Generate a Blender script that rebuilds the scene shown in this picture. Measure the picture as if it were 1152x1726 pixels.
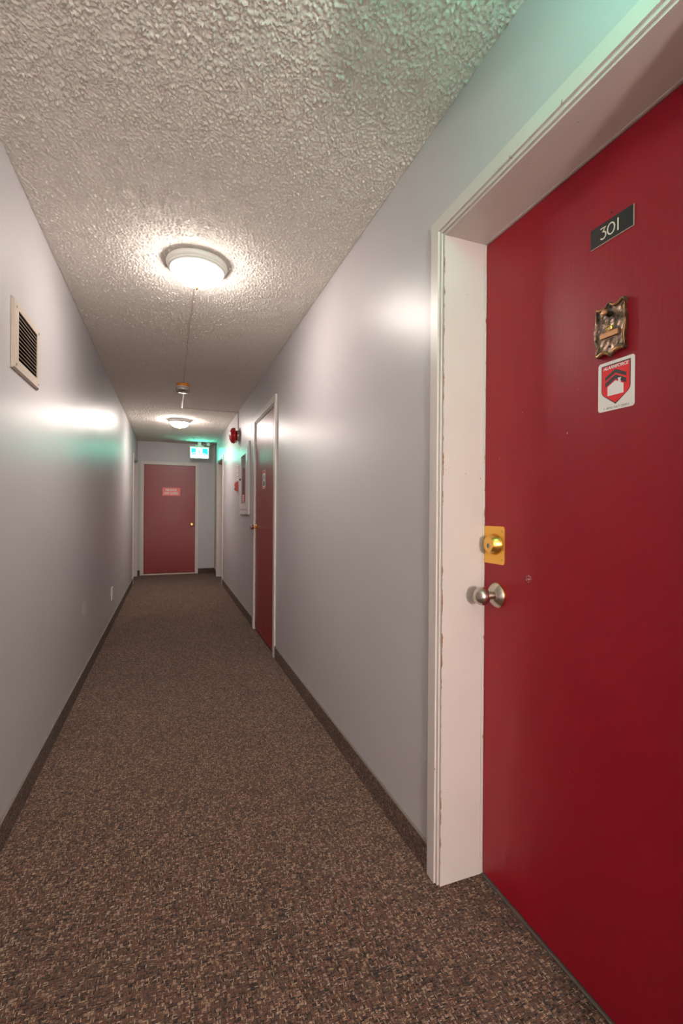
import bpy, bmesh, math, random
import numpy as np
from mathutils import Matrix, Vector

for o in list(bpy.data.objects):
    bpy.data.objects.remove(o, do_unlink=True)
SC = bpy.context.scene
COL = SC.collection
random.seed(7)

# ---------------------------------------------------------------- camera
XL, XR, YE, H = -0.5455, 0.8075, 9.09, 2.44      # left wall, right wall, end wall, ceiling (metres)
YB = -2.3                                        # wall behind the photographer
CAM_H = 1.1833
yaw, pit, rol = math.radians(20.508), math.radians(-0.033), math.radians(0.418)
F = Vector((math.sin(yaw)*math.cos(pit), math.cos(yaw)*math.cos(pit), math.sin(pit)))
R0 = Vector((math.cos(yaw), -math.sin(yaw), 0)); U0 = R0.cross(F)
R1 = R0*math.cos(rol) + U0*math.sin(rol); U1 = U0*math.cos(rol) - R0*math.sin(rol)
cam_d = bpy.data.cameras.new('camera'); cam = bpy.data.objects.new('camera', cam_d); COL.objects.link(cam)
cam.matrix_world = Matrix(((R1.x, U1.x, -F.x, 0), (R1.y, U1.y, -F.y, 0), (R1.z, U1.z, -F.z, CAM_H), (0, 0, 0, 1)))
cam_d.sensor_fit = 'HORIZONTAL'; cam_d.sensor_width = 24.0; cam_d.lens = 24.0*776.4/1152.0
cam_d.clip_start = 0.02
SC.camera = cam

# ---------------------------------------------------------------- light and exposure
LAMP_Y = (2.455, 6.77)
LAMP_X = 0.125
LAMP_STRENGTH = 72.0                              # nearer lamp in view
FAR_STRENGTH = 110.0                              # farther lamp in view
FILL_STRENGTH = 300.0                             # added globe fill lamp behind the viewpoint
FILL_POS = (0.13, YB+0.17, 1.36)
LAMP_COL = (1.0, 0.90, 0.83)
SIGN_STRENGTH = 16.0
world = bpy.data.worlds.new('world'); SC.world = world; world.use_nodes = True
world.node_tree.nodes['Background'].inputs[0].default_value = (0.0, 0.0, 0.0, 1)
world.node_tree.nodes['Background'].inputs[1].default_value = 0.0
vs = SC.view_settings
vs.view_transform = 'Standard'; vs.look = 'None'; vs.gamma = 1.0; vs.use_curve_mapping = False
vs.exposure = 0.58

# ---------------------------------------------------------------- materials
MATS = {}
def nodes_of(name):
    m = bpy.data.materials.new(name); m.use_nodes = True; MATS[name] = m
    nt = m.node_tree
    return m, nt, nt.nodes, nt.links, nt.nodes['Principled BSDF']
def mat(name, col, rough=0.5, metal=0.0, spec=0.5, var=0.0, vscale=20, bump=0.0, bscale=200, stretch=None):
    m, nt, N, L, b = nodes_of(name)
    b.inputs['Base Color'].default_value = (*col, 1); b.inputs['Roughness'].default_value = rough
    b.inputs['Metallic'].default_value = metal; b.inputs['Specular IOR Level'].default_value = spec
    geo = N.new('ShaderNodeNewGeometry'); vec = geo.outputs['Position']
    if stretch:
        mp = N.new('ShaderNodeMapping'); mp.inputs['Scale'].default_value = stretch; L.new(vec, mp.inputs[0]); vec = mp.outputs[0]
    if var > 0:
        n = N.new('ShaderNodeTexNoise'); n.inputs['Scale'].default_value = vscale; n.inputs['Detail'].default_value = 4
        L.new(vec, n.inputs['Vector'])
        mx = N.new('ShaderNodeMix'); mx.data_type = 'RGBA'; L.new(n.outputs['Fac'], mx.inputs['Factor'])
        mx.inputs['A'].default_value = (*[c*(1-var) for c in col], 1); mx.inputs['B'].default_value = (*[min(1, c*(1+var)) for c in col], 1)
        L.new(mx.outputs['Result'], b.inputs['Base Color'])
    if bump > 0:
        n2 = N.new('ShaderNodeTexNoise'); n2.inputs['Scale'].default_value = bscale; n2.inputs['Detail'].default_value = 3
        L.new(vec, n2.inputs['Vector'])
        bp = N.new('ShaderNodeBump'); bp.inputs['Strength'].default_value = bump; bp.inputs['Distance'].default_value = 0.001
        L.new(n2.outputs['Fac'], bp.inputs['Height']); L.new(bp.outputs[0], b.inputs['Normal'])
    return m
def math_n(N, L, op, a, b=None, c=None):
    n = N.new('ShaderNodeMath'); n.operation = op
    for i, v in enumerate((a, b, c)):
        if v is None: continue
        if isinstance(v, (int, float)): n.inputs[i].default_value = v
        else: L.new(v, n.inputs[i])
    return n.outputs[0]
def emit(name, col, strength):
    m, nt, N, L, b = nodes_of(name)
    b.inputs['Base Color'].default_value = (*col, 1)
    b.inputs['Emission Color'].default_value = (*col, 1); b.inputs['Emission Strength'].default_value = strength
    b.inputs['Roughness'].default_value = 0.3
    return m

def wall_paint(name, col):
    m, nt, N, L, b = nodes_of(name)
    b.inputs['Roughness'].default_value = 0.36; b.inputs['Specular IOR Level'].default_value = 0.34
    geo = N.new('ShaderNodeNewGeometry')
    n = N.new('ShaderNodeTexNoise'); n.inputs['Scale'].default_value = 1.7; n.inputs['Detail'].default_value = 5
    L.new(geo.outputs['Position'], n.inputs['Vector'])
    mx = N.new('ShaderNodeMix'); mx.data_type = 'RGBA'; L.new(n.outputs['Fac'], mx.inputs['Factor'])
    mx.inputs['A'].default_value = (*[c*0.96 for c in col], 1); mx.inputs['B'].default_value = (*[c*1.04 for c in col], 1)
    L.new(mx.outputs['Result'], b.inputs['Base Color'])
    peel = N.new('ShaderNodeTexNoise'); peel.inputs['Scale'].default_value = 260; peel.inputs['Detail'].default_value = 2
    L.new(geo.outputs['Position'], peel.inputs['Vector'])
    wav = N.new('ShaderNodeTexNoise'); wav.inputs['Scale'].default_value = 6; wav.inputs['Detail'].default_value = 2
    L.new(geo.outputs['Position'], wav.inputs['Vector'])
    b1 = N.new('ShaderNodeBump'); b1.inputs['Strength'].default_value = 0.30; b1.inputs['Distance'].default_value = 0.0012
    L.new(peel.outputs['Fac'], b1.inputs['Height'])
    b2 = N.new('ShaderNodeBump'); b2.inputs['Strength'].default_value = 0.35; b2.inputs['Distance'].default_value = 0.004
    L.new(wav.outputs['Fac'], b2.inputs['Height']); L.new(b1.outputs[0], b2.inputs['Normal'])
    L.new(b2.outputs[0], b.inputs['Normal'])
    return m
wall_paint('wall_paint', (0.49, 0.465, 0.475))

def ceiling_mat():
    m, nt, N, L, b = nodes_of('popcorn')
    b.inputs['Roughness'].default_value = 0.9; b.inputs['Specular IOR Level'].default_value = 0.2
    geo = N.new('ShaderNodeNewGeometry')
    n = N.new('ShaderNodeTexNoise'); n.inputs['Scale'].default_value = 2.2; n.inputs['Detail'].default_value = 6
    L.new(geo.outputs['Position'], n.inputs['Vector'])
    mx = N.new('ShaderNodeMix'); mx.data_type = 'RGBA'; L.new(n.outputs['Fac'], mx.inputs['Factor'])
    mx.inputs['A'].default_value = (0.87, 0.82, 0.745, 1); mx.inputs['B'].default_value = (0.92, 0.87, 0.80, 1)
    L.new(mx.outputs['Result'], b.inputs['Base Color'])
    n2 = N.new('ShaderNodeTexNoise'); n2.inputs['Scale'].default_value = 260; n2.inputs['Detail'].default_value = 3
    L.new(geo.outputs['Position'], n2.inputs['Vector'])
    bp = N.new('ShaderNodeBump'); bp.inputs['Strength'].default_value = 0.5; bp.inputs['Distance'].default_value = 0.002
    L.new(n2.outputs['Fac'], bp.inputs['Height']); L.new(bp.outputs[0], b.inputs['Normal'])
ceiling_mat()

def carpet_mat(name, cell, gain, upright=False):
    # basket weave of short loops: blocks of three strands, turned 90 degrees from block to block
    m, nt, N, L, b = nodes_of(name)
    b.inputs['Roughness'].default_value = 0.95; b.inputs['Specular IOR Level'].default_value = 0.1
    b.inputs['Sheen Weight'].default_value = 0.15
    geo = N.new('ShaderNodeNewGeometry'); sp = N.new('ShaderNodeSeparateXYZ')
    wob = N.new('ShaderNodeTexNoise'); wob.inputs['Scale'].default_value = 90; wob.inputs['Detail'].default_value = 2
    L.new(geo.outputs['Position'], wob.inputs['Vector'])
    vm = N.new('ShaderNodeVectorMath'); vm.operation = 'MULTIPLY_ADD'
    L.new(wob.outputs['Color'], vm.inputs[0]); vm.inputs[1].default_value = (0.006, 0.006, 0.006); L.new(geo.outputs['Position'], vm.inputs[2])
    L.new(vm.outputs[0], sp.inputs[0])
    X, Y, Z = sp.outputs
    a, c2 = (Z, math_n(N, L, 'ADD', X, Y)) if upright else (X, Y)
    u = math_n(N, L, 'DIVIDE', a, cell); v = math_n(N, L, 'DIVIDE', c2, cell)
    fu, fv = math_n(N, L, 'FLOOR', u), math_n(N, L, 'FLOOR', v)
    chk = math_n(N, L, 'FLOORED_MODULO', math_n(N, L, 'ADD', fu, fv), 2.0)
    u3, v3 = math_n(N, L, 'MULTIPLY', u, 3.0), math_n(N, L, 'MULTIPLY', v, 3.0)
    def pick(A, B):      # chk ? A : B
        mx = N.new('ShaderNodeMix'); mx.data_type = 'FLOAT'
        L.new(chk, mx.inputs[0]); L.new(B, mx.inputs[2]); L.new(A, mx.inputs[3]); return mx.outputs[0]
    s = math_n(N, L, 'FRACT', pick(u3, v3)); l = math_n(N, L, 'FRACT', pick(v, u))
    def hump(t, p):
        q = math_n(N, L, 'ABSOLUTE', math_n(N, L, 'MULTIPLY_ADD', t, 2.0, -1.0))
        return math_n(N, L, 'SUBTRACT', 1.0, math_n(N, L, 'POWER', q, p))
    hgt = math_n(N, L, 'MULTIPLY', hump(s, 2.0), hump(l, 4.0))
    cx = N.new('ShaderNodeCombineXYZ')
    L.new(math_n(N, L, 'FLOOR', pick(u3, math_n(N, L, 'MULTIPLY', u, 1.0))), cx.inputs[0])
    L.new(math_n(N, L, 'FLOOR', pick(math_n(N, L, 'MULTIPLY', v, 1.0), v3)), cx.inputs[1]); L.new(chk, cx.inputs[2])
    wn = N.new('ShaderNodeTexWhiteNoise'); wn.noise_dimensions = '3D'; L.new(cx.outputs[0], wn.inputs['Vector'])
    fine = N.new('ShaderNodeTexNoise'); fine.inputs['Scale'].default_value = 420; fine.inputs['Detail'].default_value = 2
    L.new(geo.outputs['Position'], fine.inputs['Vector'])
    fac = math_n(N, L, 'MULTIPLY_ADD', math_n(N, L, 'SUBTRACT', fine.outputs['Fac'], 0.5), 1.1, wn.outputs['Value'])
    cr = N.new('ShaderNodeValToRGB'); L.new(fac, cr.inputs[0]); cr.color_ramp.interpolation = 'LINEAR'
    stops = [(0.0, (0.012, 0.010, 0.010)), (0.16, (0.050, 0.026, 0.020)), (0.34, (0.20, 0.080, 0.040)), (0.50, (0.105, 0.055, 0.042)),
             (0.66, (0.060, 0.052, 0.042)), (0.80, (0.25, 0.110, 0.055)), (1.0, (0.40, 0.29, 0.21))]
    e = cr.color_ramp.elements
    e[0].position, e[0].color = stops[0][0], (*[k*gain for k in stops[0][1]], 1); e[1].position, e[1].color = 1.0, (*[k*gain for k in stops[-1][1]], 1)
    for p_, c_ in stops[1:-1]:
        q = e.new(p_); q.color = (*[k*gain for k in c_], 1)
    big = N.new('ShaderNodeTexNoise'); big.inputs['Scale'].default_value = 1.6; big.inputs['Detail'].default_value = 3
    L.new(geo.outputs['Position'], big.inputs['Vector'])
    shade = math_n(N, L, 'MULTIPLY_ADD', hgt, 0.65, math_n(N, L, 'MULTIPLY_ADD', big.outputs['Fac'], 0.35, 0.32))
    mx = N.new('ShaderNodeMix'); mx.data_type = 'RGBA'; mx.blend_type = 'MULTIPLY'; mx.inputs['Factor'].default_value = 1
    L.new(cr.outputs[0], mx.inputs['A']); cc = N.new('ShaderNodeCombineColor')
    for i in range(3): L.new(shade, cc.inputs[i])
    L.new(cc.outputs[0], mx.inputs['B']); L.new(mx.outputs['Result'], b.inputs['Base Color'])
    bp = N.new('ShaderNodeBump'); bp.inputs['Strength'].default_value = 0.9; bp.inputs['Distance'].default_value = 0.003
    L.new(hgt, bp.inputs['Height']); L.new(bp.outputs[0], b.inputs['Normal'])
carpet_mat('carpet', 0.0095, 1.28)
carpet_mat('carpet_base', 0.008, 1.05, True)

def door_paint(name, col, rough, chip=None):
    m, nt, N, L, b = nodes_of(name)
    b.inputs['Specular IOR Level'].default_value = 0.45; b.inputs['Roughness'].default_value = rough
    geo = N.new('ShaderNodeNewGeometry')
    mp = N.new('ShaderNodeMapping'); mp.inputs['Scale'].default_value = (1, 1, 0.06); L.new(geo.outputs['Position'], mp.inputs[0])
    gr = N.new('ShaderNodeTexNoise'); gr.inputs['Scale'].default_value = 260; gr.inputs['Detail'].default_value = 3; L.new(mp.outputs[0], gr.inputs['Vector'])
    n = N.new('ShaderNodeTexNoise'); n.inputs['Scale'].default_value = 3.0; n.inputs['Detail'].default_value = 6; L.new(geo.outputs['Position'], n.inputs['Vector'])
    mx = N.new('ShaderNodeMix'); mx.data_type = 'RGBA'; L.new(n.outputs['Fac'], mx.inputs['Factor'])
    mx.inputs['A'].default_value = (*[c*0.88 for c in col], 1); mx.inputs['B'].default_value = (*[c*1.12 for c in col], 1)
    out = mx.outputs['Result']
    # scattered paint nicks
    vo = N.new('ShaderNodeTexNoise'); vo.inputs['Scale'].default_value = 55; vo.inputs['Detail'].default_value = 2; L.new(geo.outputs['Position'], vo.inputs['Vector'])
    nick = math_n(N, L, 'GREATER_THAN', vo.outputs['Fac'], 0.80)
    if chip:
        d = N.new('ShaderNodeVectorMath'); d.operation = 'DISTANCE'; L.new(geo.outputs['Position'], d.inputs[0]); d.inputs[1].default_value = chip
        cn = N.new('ShaderNodeTexNoise'); cn.inputs['Scale'].default_value = 210; L.new(geo.outputs['Position'], cn.inputs['Vector'])
        near = math_n(N, L, 'MULTIPLY', math_n(N, L, 'LESS_THAN', d.outputs['Value'], 0.011), math_n(N, L, 'GREATER_THAN', cn.outputs['Fac'], 0.545))
        nick = math_n(N, L, 'MAXIMUM', nick, near)
    m2 = N.new('ShaderNodeMix'); m2.data_type = 'RGBA'; L.new(nick, m2.inputs['Factor']); L.new(out, m2.inputs['A']); m2.inputs['B'].default_value = (0.62, 0.5, 0.46, 1)
    L.new(m2.outputs['Result'], b.inputs['Base Color'])
    rr = math_n(N, L, 'MULTIPLY_ADD', n.outputs['Fac'], 0.16, rough-0.08); L.new(rr, b.inputs['Roughness'])
    bp = N.new('ShaderNodeBump'); bp.inputs['Strength'].default_value = 0.22; bp.inputs['Distance'].default_value = 0.0012
    L.new(gr.outputs['Fac'], bp.inputs['Height']); L.new(bp.outputs[0], b.inputs['Normal'])
door_paint('door_red', (0.31, 0.0035, 0.015), 0.42, (0.966, 1.049, 0.995))
door_paint('door_maroon', (0.26, 0.016, 0.020), 0.36)

def trim_paint(name, thr, edges=()):
    m, nt, N, L, b = nodes_of(name)
    b.inputs['Roughness'].default_value = 0.38
    geo = N.new('ShaderNodeNewGeometry')
    n = N.new('ShaderNodeTexNoise'); n.inputs['Scale'].default_value = 5; n.inputs['Detail'].default_value = 6; L.new(geo.outputs['Position'], n.inputs['Vector'])
    mx = N.new('ShaderNodeMix'); mx.data_type = 'RGBA'; L.new(n.outputs['Fac'], mx.inputs['Factor'])
    mx.inputs['A'].default_value = (0.57, 0.515, 0.48, 1); mx.inputs['B'].default_value = (0.64, 0.58, 0.545, 1)
    mp = N.new('ShaderNodeMapping'); mp.inputs['Scale'].default_value = (1, 1, 0.45); L.new(geo.outputs['Position'], mp.inputs[0])
    c = N.new('ShaderNodeTexNoise'); c.inputs['Scale'].default_value = 70; c.inputs['Detail'].default_value = 3; L.new(mp.outputs[0], c.inputs['Vector'])
    msk = math_n(N, L, 'GREATER_THAN', c.outputs['Fac'], thr)
    for ex_, ey_, rad_ in edges:                                    # chips along worn vertical arrises
        fl = N.new('ShaderNodeVectorMath'); fl.operation = 'MULTIPLY'; L.new(geo.outputs['Position'], fl.inputs[0]); fl.inputs[1].default_value = (1, 1, 0)
        ds = N.new('ShaderNodeVectorMath'); ds.operation = 'DISTANCE'; L.new(fl.outputs[0], ds.inputs[0]); ds.inputs[1].default_value = (ex_, ey_, 0)
        cn = N.new('ShaderNodeTexNoise'); cn.inputs['Scale'].default_value = 26; cn.inputs['Detail'].default_value = 5; L.new(geo.outputs['Position'], cn.inputs['Vector'])
        wid = math_n(N, L, 'MULTIPLY', math_n(N, L, 'SUBTRACT', cn.outputs['Fac'], 0.50), rad_*9)
        msk = math_n(N, L, 'MAXIMUM', msk, math_n(N, L, 'LESS_THAN', ds.outputs['Value'], wid))
    m2 = N.new('ShaderNodeMix'); m2.data_type = 'RGBA'; L.new(msk, m2.inputs['Factor']); L.new(mx.outputs['Result'], m2.inputs['A'])
    m2.inputs['B'].default_value = (0.30, 0.16, 0.085, 1); L.new(m2.outputs['Result'], b.inputs['Base Color'])
    bp = N.new('ShaderNodeBump'); bp.inputs['Strength'].default_value = 0.15; bp.inputs['Distance'].default_value = 0.001
    L.new(c.outputs['Fac'], bp.inputs['Height']); L.new(bp.outputs[0], b.inputs['Normal'])
trim_paint('trim_white', 0.745)
trim_paint('trim_worn', 0.56)
trim_paint('trim_near', 0.75, ((XR+0.0005, 1.248, 0.0022), (XR+0.158, 1.2475, 0.0022)))

mat('threshold', (0.13, 0.105, 0.09), 0.5, 0.2, var=0.2, vscale=40)
mat('threshold_pale', (0.72, 0.52, 0.44), 0.4, var=0.15, vscale=30)
mat('cap_strip', (0.20, 0.165, 0.14), 0.5, var=0.15, vscale=60)
mat('gap_black', (0.008, 0.006, 0.005), 0.9)
mat('brass', (0.86, 0.52, 0.13), 0.24, 1.0, bump=0.04, bscale=300)
mat('brass_plate', (0.88, 0.50, 0.10), 0.36, 0.85, var=0.08, vscale=15)
mat('brass_aged', (0.62, 0.40, 0.14), 0.3, 1.0, var=0.3, vscale=60)
mat('nickel', (0.56, 0.49, 0.43), 0.27, 1.0, bump=0.05, bscale=500)
mat('chrome', (0.75, 0.70, 0.66), 0.15, 1.0)
mat('keyway', (0.05, 0.04, 0.035), 0.4, 0.6)
mat('white_enamel', (0.80, 0.79, 0.74), 0.28, var=0.03)
mat('white_plastic', (0.78, 0.76, 0.73), 0.4, var=0.03)
mat('cabinet_white', (0.72, 0.69, 0.67), 0.32, var=0.04, vscale=8)
mat('orange_plastic', (0.75, 0.24, 0.02), 0.35, var=0.1)
mat('grey_metal', (0.42, 0.39, 0.35), 0.4, 0.4, var=0.1)
mat('alarm_red', (0.50, 0.012, 0.014), 0.22, var=0.06)
mat('alarm_red_rim', (0.36, 0.01, 0.012), 0.3, var=0.06)
mat('pull_red', (0.72, 0.055, 0.03), 0.3, var=0.05)
mat('plate_black', (0.016, 0.016, 0.016), 0.42, var=0.1)
mat('plate_edge', (0.62, 0.52, 0.42), 0.4, var=0.05)
mat('lettering_cream', (0.82, 0.72, 0.60), 0.5, var=0.03)
mat('sticker_white', (0.90, 0.85, 0.83), 0.35, var=0.02)
mat('sticker_red', (0.82, 0.015, 0.022), 0.35, var=0.08, vscale=80)
mat('sticker_black', (0.035, 0.030, 0.032), 0.4, var=0.4, vscale=200)
mat('ink_grey', (0.12, 0.10, 0.10), 0.6, var=0.1)
mat('sign_red', (0.92, 0.115, 0.09), 0.35, var=0.04)
mat('sign_white', (0.92, 0.88, 0.87), 0.4, var=0.02)
mat('vent_beige', (0.52, 0.43, 0.36), 0.38, var=0.06, vscale=12)
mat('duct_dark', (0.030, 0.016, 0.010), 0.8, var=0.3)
mat('wire_brown', (0.54, 0.45, 0.375), 0.6, var=0.2, vscale=40)
mat('raceway', (0.60, 0.55, 0.50), 0.45, var=0.05)
mat('raceway_grey', (0.30, 0.29, 0.28), 0.4, 0.3, var=0.05)
mat('outlet_white', (0.82, 0.77, 0.72), 0.35, var=0.02)
mat('patch_grey', (0.56, 0.53, 0.54), 0.5, var=0.03)
mat('slot_dark', (0.03, 0.03, 0.03), 0.6)
def bronze_mat():
    m, nt, N, L, b = nodes_of('bronze_hammered')
    b.inputs['Metallic'].default_value = 0.85; b.inputs['Roughness'].default_value = 0.38
    geo = N.new('ShaderNodeNewGeometry')
    v = N.new('ShaderNodeTexVoronoi'); v.inputs['Scale'].default_value = 95; v.feature = 'SMOOTH_F1'; L.new(geo.outputs['Position'], v.inputs['Vector'])
    n = N.new('ShaderNodeTexNoise'); n.inputs['Scale'].default_value = 60; n.inputs['Detail'].default_value = 4; L.new(geo.outputs['Position'], n.inputs['Vector'])
    cr = N.new('ShaderNodeValToRGB'); L.new(n.outputs['Fac'], cr.inputs[0])
    cr.color_ramp.elements[0].position = 0.36; cr.color_ramp.elements[0].color = (0.10, 0.075, 0.062, 1)
    cr.color_ramp.elements[1].position = 0.66; cr.color_ramp.elements[1].color = (0.36, 0.24, 0.17, 1)
    L.new(cr.outputs[0], b.inputs['Base Color'])
    h = math_n(N, L, 'ADD', v.outputs['Distance'], math_n(N, L, 'MULTIPLY', n.outputs['Fac'], 0.8))
    bp = N.new('ShaderNodeBump'); bp.inputs['Strength'].default_value = 0.8; bp.inputs['Distance'].default_value = 0.004
    L.new(h, bp.inputs['Height']); L.new(bp.outputs[0], b.inputs['Normal'])
bronze_mat()
mat('bronze_rim', (0.46, 0.27, 0.11), 0.32, 0.9, var=0.35, vscale=120)
mat('bronze_copper', (0.56, 0.29, 0.15), 0.36, 0.8, var=0.15, vscale=90)
def glass_mat():
    m, nt, N, L, b = nodes_of('pane_glass')
    N.remove(b)
    lw = N.new('ShaderNodeLayerWeight'); lw.inputs[0].default_value = 0.5
    fac = math_n(N, L, 'MULTIPLY_ADD', math_n(N, L, 'POWER', lw.outputs['Facing'], 5.0), 0.95, 0.04)
    tr = N.new('ShaderNodeBsdfTransparent'); tr.inputs[0].default_value = (0.86, 0.88, 0.87, 1)
    gl = N.new('ShaderNodeBsdfGlossy'); gl.inputs['Roughness'].default_value = 0.02
    mx = N.new('ShaderNodeMixShader'); L.new(fac, mx.inputs[0]); L.new(tr.outputs[0], mx.inputs[1]); L.new(gl.outputs[0], mx.inputs[2])
    L.new(mx.outputs[0], N['Material Output'].inputs[0])
glass_mat()
def clear_plastic():
    m, nt, N, L, b = nodes_of('clear_plastic')
    N.remove(b)
    lw = N.new('ShaderNodeLayerWeight'); lw.inputs[0].default_value = 0.5
    fac = math_n(N, L, 'MULTIPLY_ADD', math_n(N, L, 'POWER', lw.outputs['Facing'], 4.0), 0.5, 0.05)
    tr = N.new('ShaderNodeBsdfTransparent'); tr.inputs[0].default_value = (0.90, 0.88, 0.87, 1)
    gl = N.new('ShaderNodeBsdfGlossy'); gl.inputs['Roughness'].default_value = 0.08
    mx = N.new('ShaderNodeMixShader'); L.new(fac, mx.inputs[0]); L.new(tr.outputs[0], mx.inputs[1]); L.new(gl.outputs[0], mx.inputs[2])
    L.new(mx.outputs[0], N['Material Output'].inputs[0])
clear_plastic()
emit('lamp_glass', LAMP_COL, LAMP_STRENGTH)
emit('lamp_glass_far', LAMP_COL, FAR_STRENGTH)
emit('fill_lamp_glow', LAMP_COL, FILL_STRENGTH)
emit('sign_teal', (0.0, 1.0, 0.55), 9.0)
emit('sign_pale', (0.20, 1.0, 0.80), 0.9)
emit('sign_glow', (0.22, 1.0, 0.80), SIGN_STRENGTH)

# ---------------------------------------------------------------- helpers
class MB:
    def __init__(s): s.bm = bmesh.new()
    def box(s, a, b, bev=0.0):
        lo = [min(a[i], b[i]) for i in range(3)]; hi = [max(a[i], b[i]) for i in range(3)]
        t = bmesh.new(); bmesh.ops.create_cube(t, size=1.0)
        for v in t.verts: v.co = Vector([lo[i] + (v.co[i]+0.5)*(hi[i]-lo[i]) for i in range(3)])
        if bev > 0: bmesh.ops.bevel(t, geom=list(t.edges), offset=bev, segments=2, affect='EDGES', profile=0.6)
        s.merge(t); return s
    def merge(s, t):
        me = bpy.data.meshes.new('tmp'); bmesh.ops.recalc_face_normals(t, faces=list(t.faces)); t.to_mesh(me); t.free()
        s.bm.from_mesh(me); bpy.data.meshes.remove(me)
    def prism(s, pts, axis, a, b, bev=0.0):
        """polygon of two coordinates extruded along axis from a to b"""
        t = bmesh.new()
        def mk(p, w):
            q = list(p); q.insert(axis, w); return t.verts.new(q)
        A = [mk(p, a) for p in pts]; B = [mk(p, b) for p in pts]; n = len(pts)
        t.faces.new(A); t.faces.new(B)
        for i in range(n): t.faces.new((A[i], A[(i+1) % n], B[(i+1) % n], B[i]))
        bmesh.ops.recalc_face_normals(t, faces=list(t.faces))
        if bev > 0: bmesh.ops.bevel(t, geom=list(t.edges), offset=bev, segments=1, affect='EDGES')
        s.merge(t); return s
    def lathe(s, prof, org, axis, seg=32, cap=True):
        """profile of (radius, distance along axis direction) turned about the axis"""
        ax = Vector(axis).normalized(); e1 = ax.orthogonal().normalized(); e2 = ax.cross(e1); o = Vector(org)
        t = bmesh.new(); rings = []
        for r, d in prof:
            if r < 1e-6: rings.append([t.verts.new(o+ax*d)])
            else: rings.append([t.verts.new(o+ax*d+(e1*math.cos(2*math.pi*k/seg)+e2*math.sin(2*math.pi*k/seg))*r) for k in range(seg)])
        for P, Q in zip(rings, rings[1:]):
            for k in range(seg):
                if len(P) == 1 and len(Q) == 1: continue
                if len(P) == 1: vs_ = [P[0], Q[(k+1) % seg], Q[k]]
                elif len(Q) == 1: vs_ = [P[k], P[(k+1) % seg], Q[0]]
                else: vs_ = [P[k], P[(k+1) % seg], Q[(k+1) % seg], Q[k]]
                t.faces.new(vs_)
        for Rg in (rings[0], rings[-1]):
            if cap and len(Rg) > 2: t.faces.new(Rg)
        s.merge(t); return s
    def tube(s, pts, r, seg=8):
        pts = [Vector(p) for p in pts]; rs = r if isinstance(r, (list, tuple)) else [r]*len(pts)
        t = bmesh.new(); rings = []; prev = None
        for i, p in enumerate(pts):
            d = (pts[min(i+1, len(pts)-1)] - pts[max(i-1, 0)]).normalized()
            e1 = d.orthogonal().normalized() if prev is None else (prev - d*prev.dot(d)).normalized()
            prev = e1; e2 = d.cross(e1)
            rings.append([t.verts.new(p+(e1*math.cos(2*math.pi*k/seg)+e2*math.sin(2*math.pi*k/seg))*rs[i]) for k in range(seg)])
        for P, Q in zip(rings, rings[1:]):
            for k in range(seg): t.faces.new((P[k], P[(k+1) % seg], Q[(k+1) % seg], Q[k]))
        t.faces.new(rings[0]); t.faces.new(rings[-1]); s.merge(t); return s
    def build(s, name, material, parent=None, smooth=None):
        me = bpy.data.meshes.new(name); s.bm.to_mesh(me); s.bm.free()
        me.materials.append(MATS[material])
        if smooth is not None:
            me.polygons.foreach_set('use_smooth', [True]*len(me.polygons))
            me.set_sharp_from_angle(angle=math.radians(smooth))
        return link(name, me, parent)
def link(name, me, parent=None):
    o = bpy.data.objects.new(name, me); COL.objects.link(o)
    if parent is not None: attach(o, parent)
    return o
def world_mat(o):
    m = Matrix.Translation(o.location) @ o.rotation_euler.to_matrix().to_4x4()
    return m if o.parent is None else world_mat(o.parent) @ o.matrix_parent_inverse @ m
def attach(o, parent):
    o.parent = parent; o.matrix_parent_inverse = world_mat(parent).inverted()
def empty(name, loc):
    o = bpy.data.objects.new(name, None); COL.objects.link(o); o.location = loc; o.empty_display_size = 0.05; return o
def tag(o, label=None, cat=None, group=None, kind=None):
    if label: o['label'] = label
    if cat: o['category'] = cat
    if group: o['group'] = group
    if kind: o['kind'] = kind
    return o
def S(o, label, cat): return tag(o, label, cat, None, 'structure')

# frames of the three wall planes: (u along wall as read left to right, w out of the wall, z)
def P_right(X0): return lambda u, w, z: (X0-w, -u, z)         # faces the corridor from the right, u = -y
def P_left(X0): return lambda u, w, z: (X0+w, u, z)
def P_end(Y0): return lambda u, w, z: (u, Y0-w, z)
def poly(mb, fr, pts, w0, w1):
    t = bmesh.new(); A = [t.verts.new(fr(p[0], w0, p[1])) for p in pts]; B = [t.verts.new(fr(p[0], w1, p[1])) for p in pts]; n = len(pts)
    t.faces.new(A); t.faces.new(B)
    for i in range(n): t.faces.new((A[i], A[(i+1) % n], B[(i+1) % n], B[i]))
    mb.merge(t); return mb
def rrect(u0, u1, z0, z1, r, k=5):
    out = []
    for cx, cz, a0 in ((u1-r, z1-r, 0), (u0+r, z1-r, 90), (u0+r, z0+r, 180), (u1-r, z0+r, 270)):
        for i in range(k+1):
            a = math.radians(a0+90*i/k); out.append((cx+r*math.cos(a), cz+r*math.sin(a)))
    return out
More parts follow.
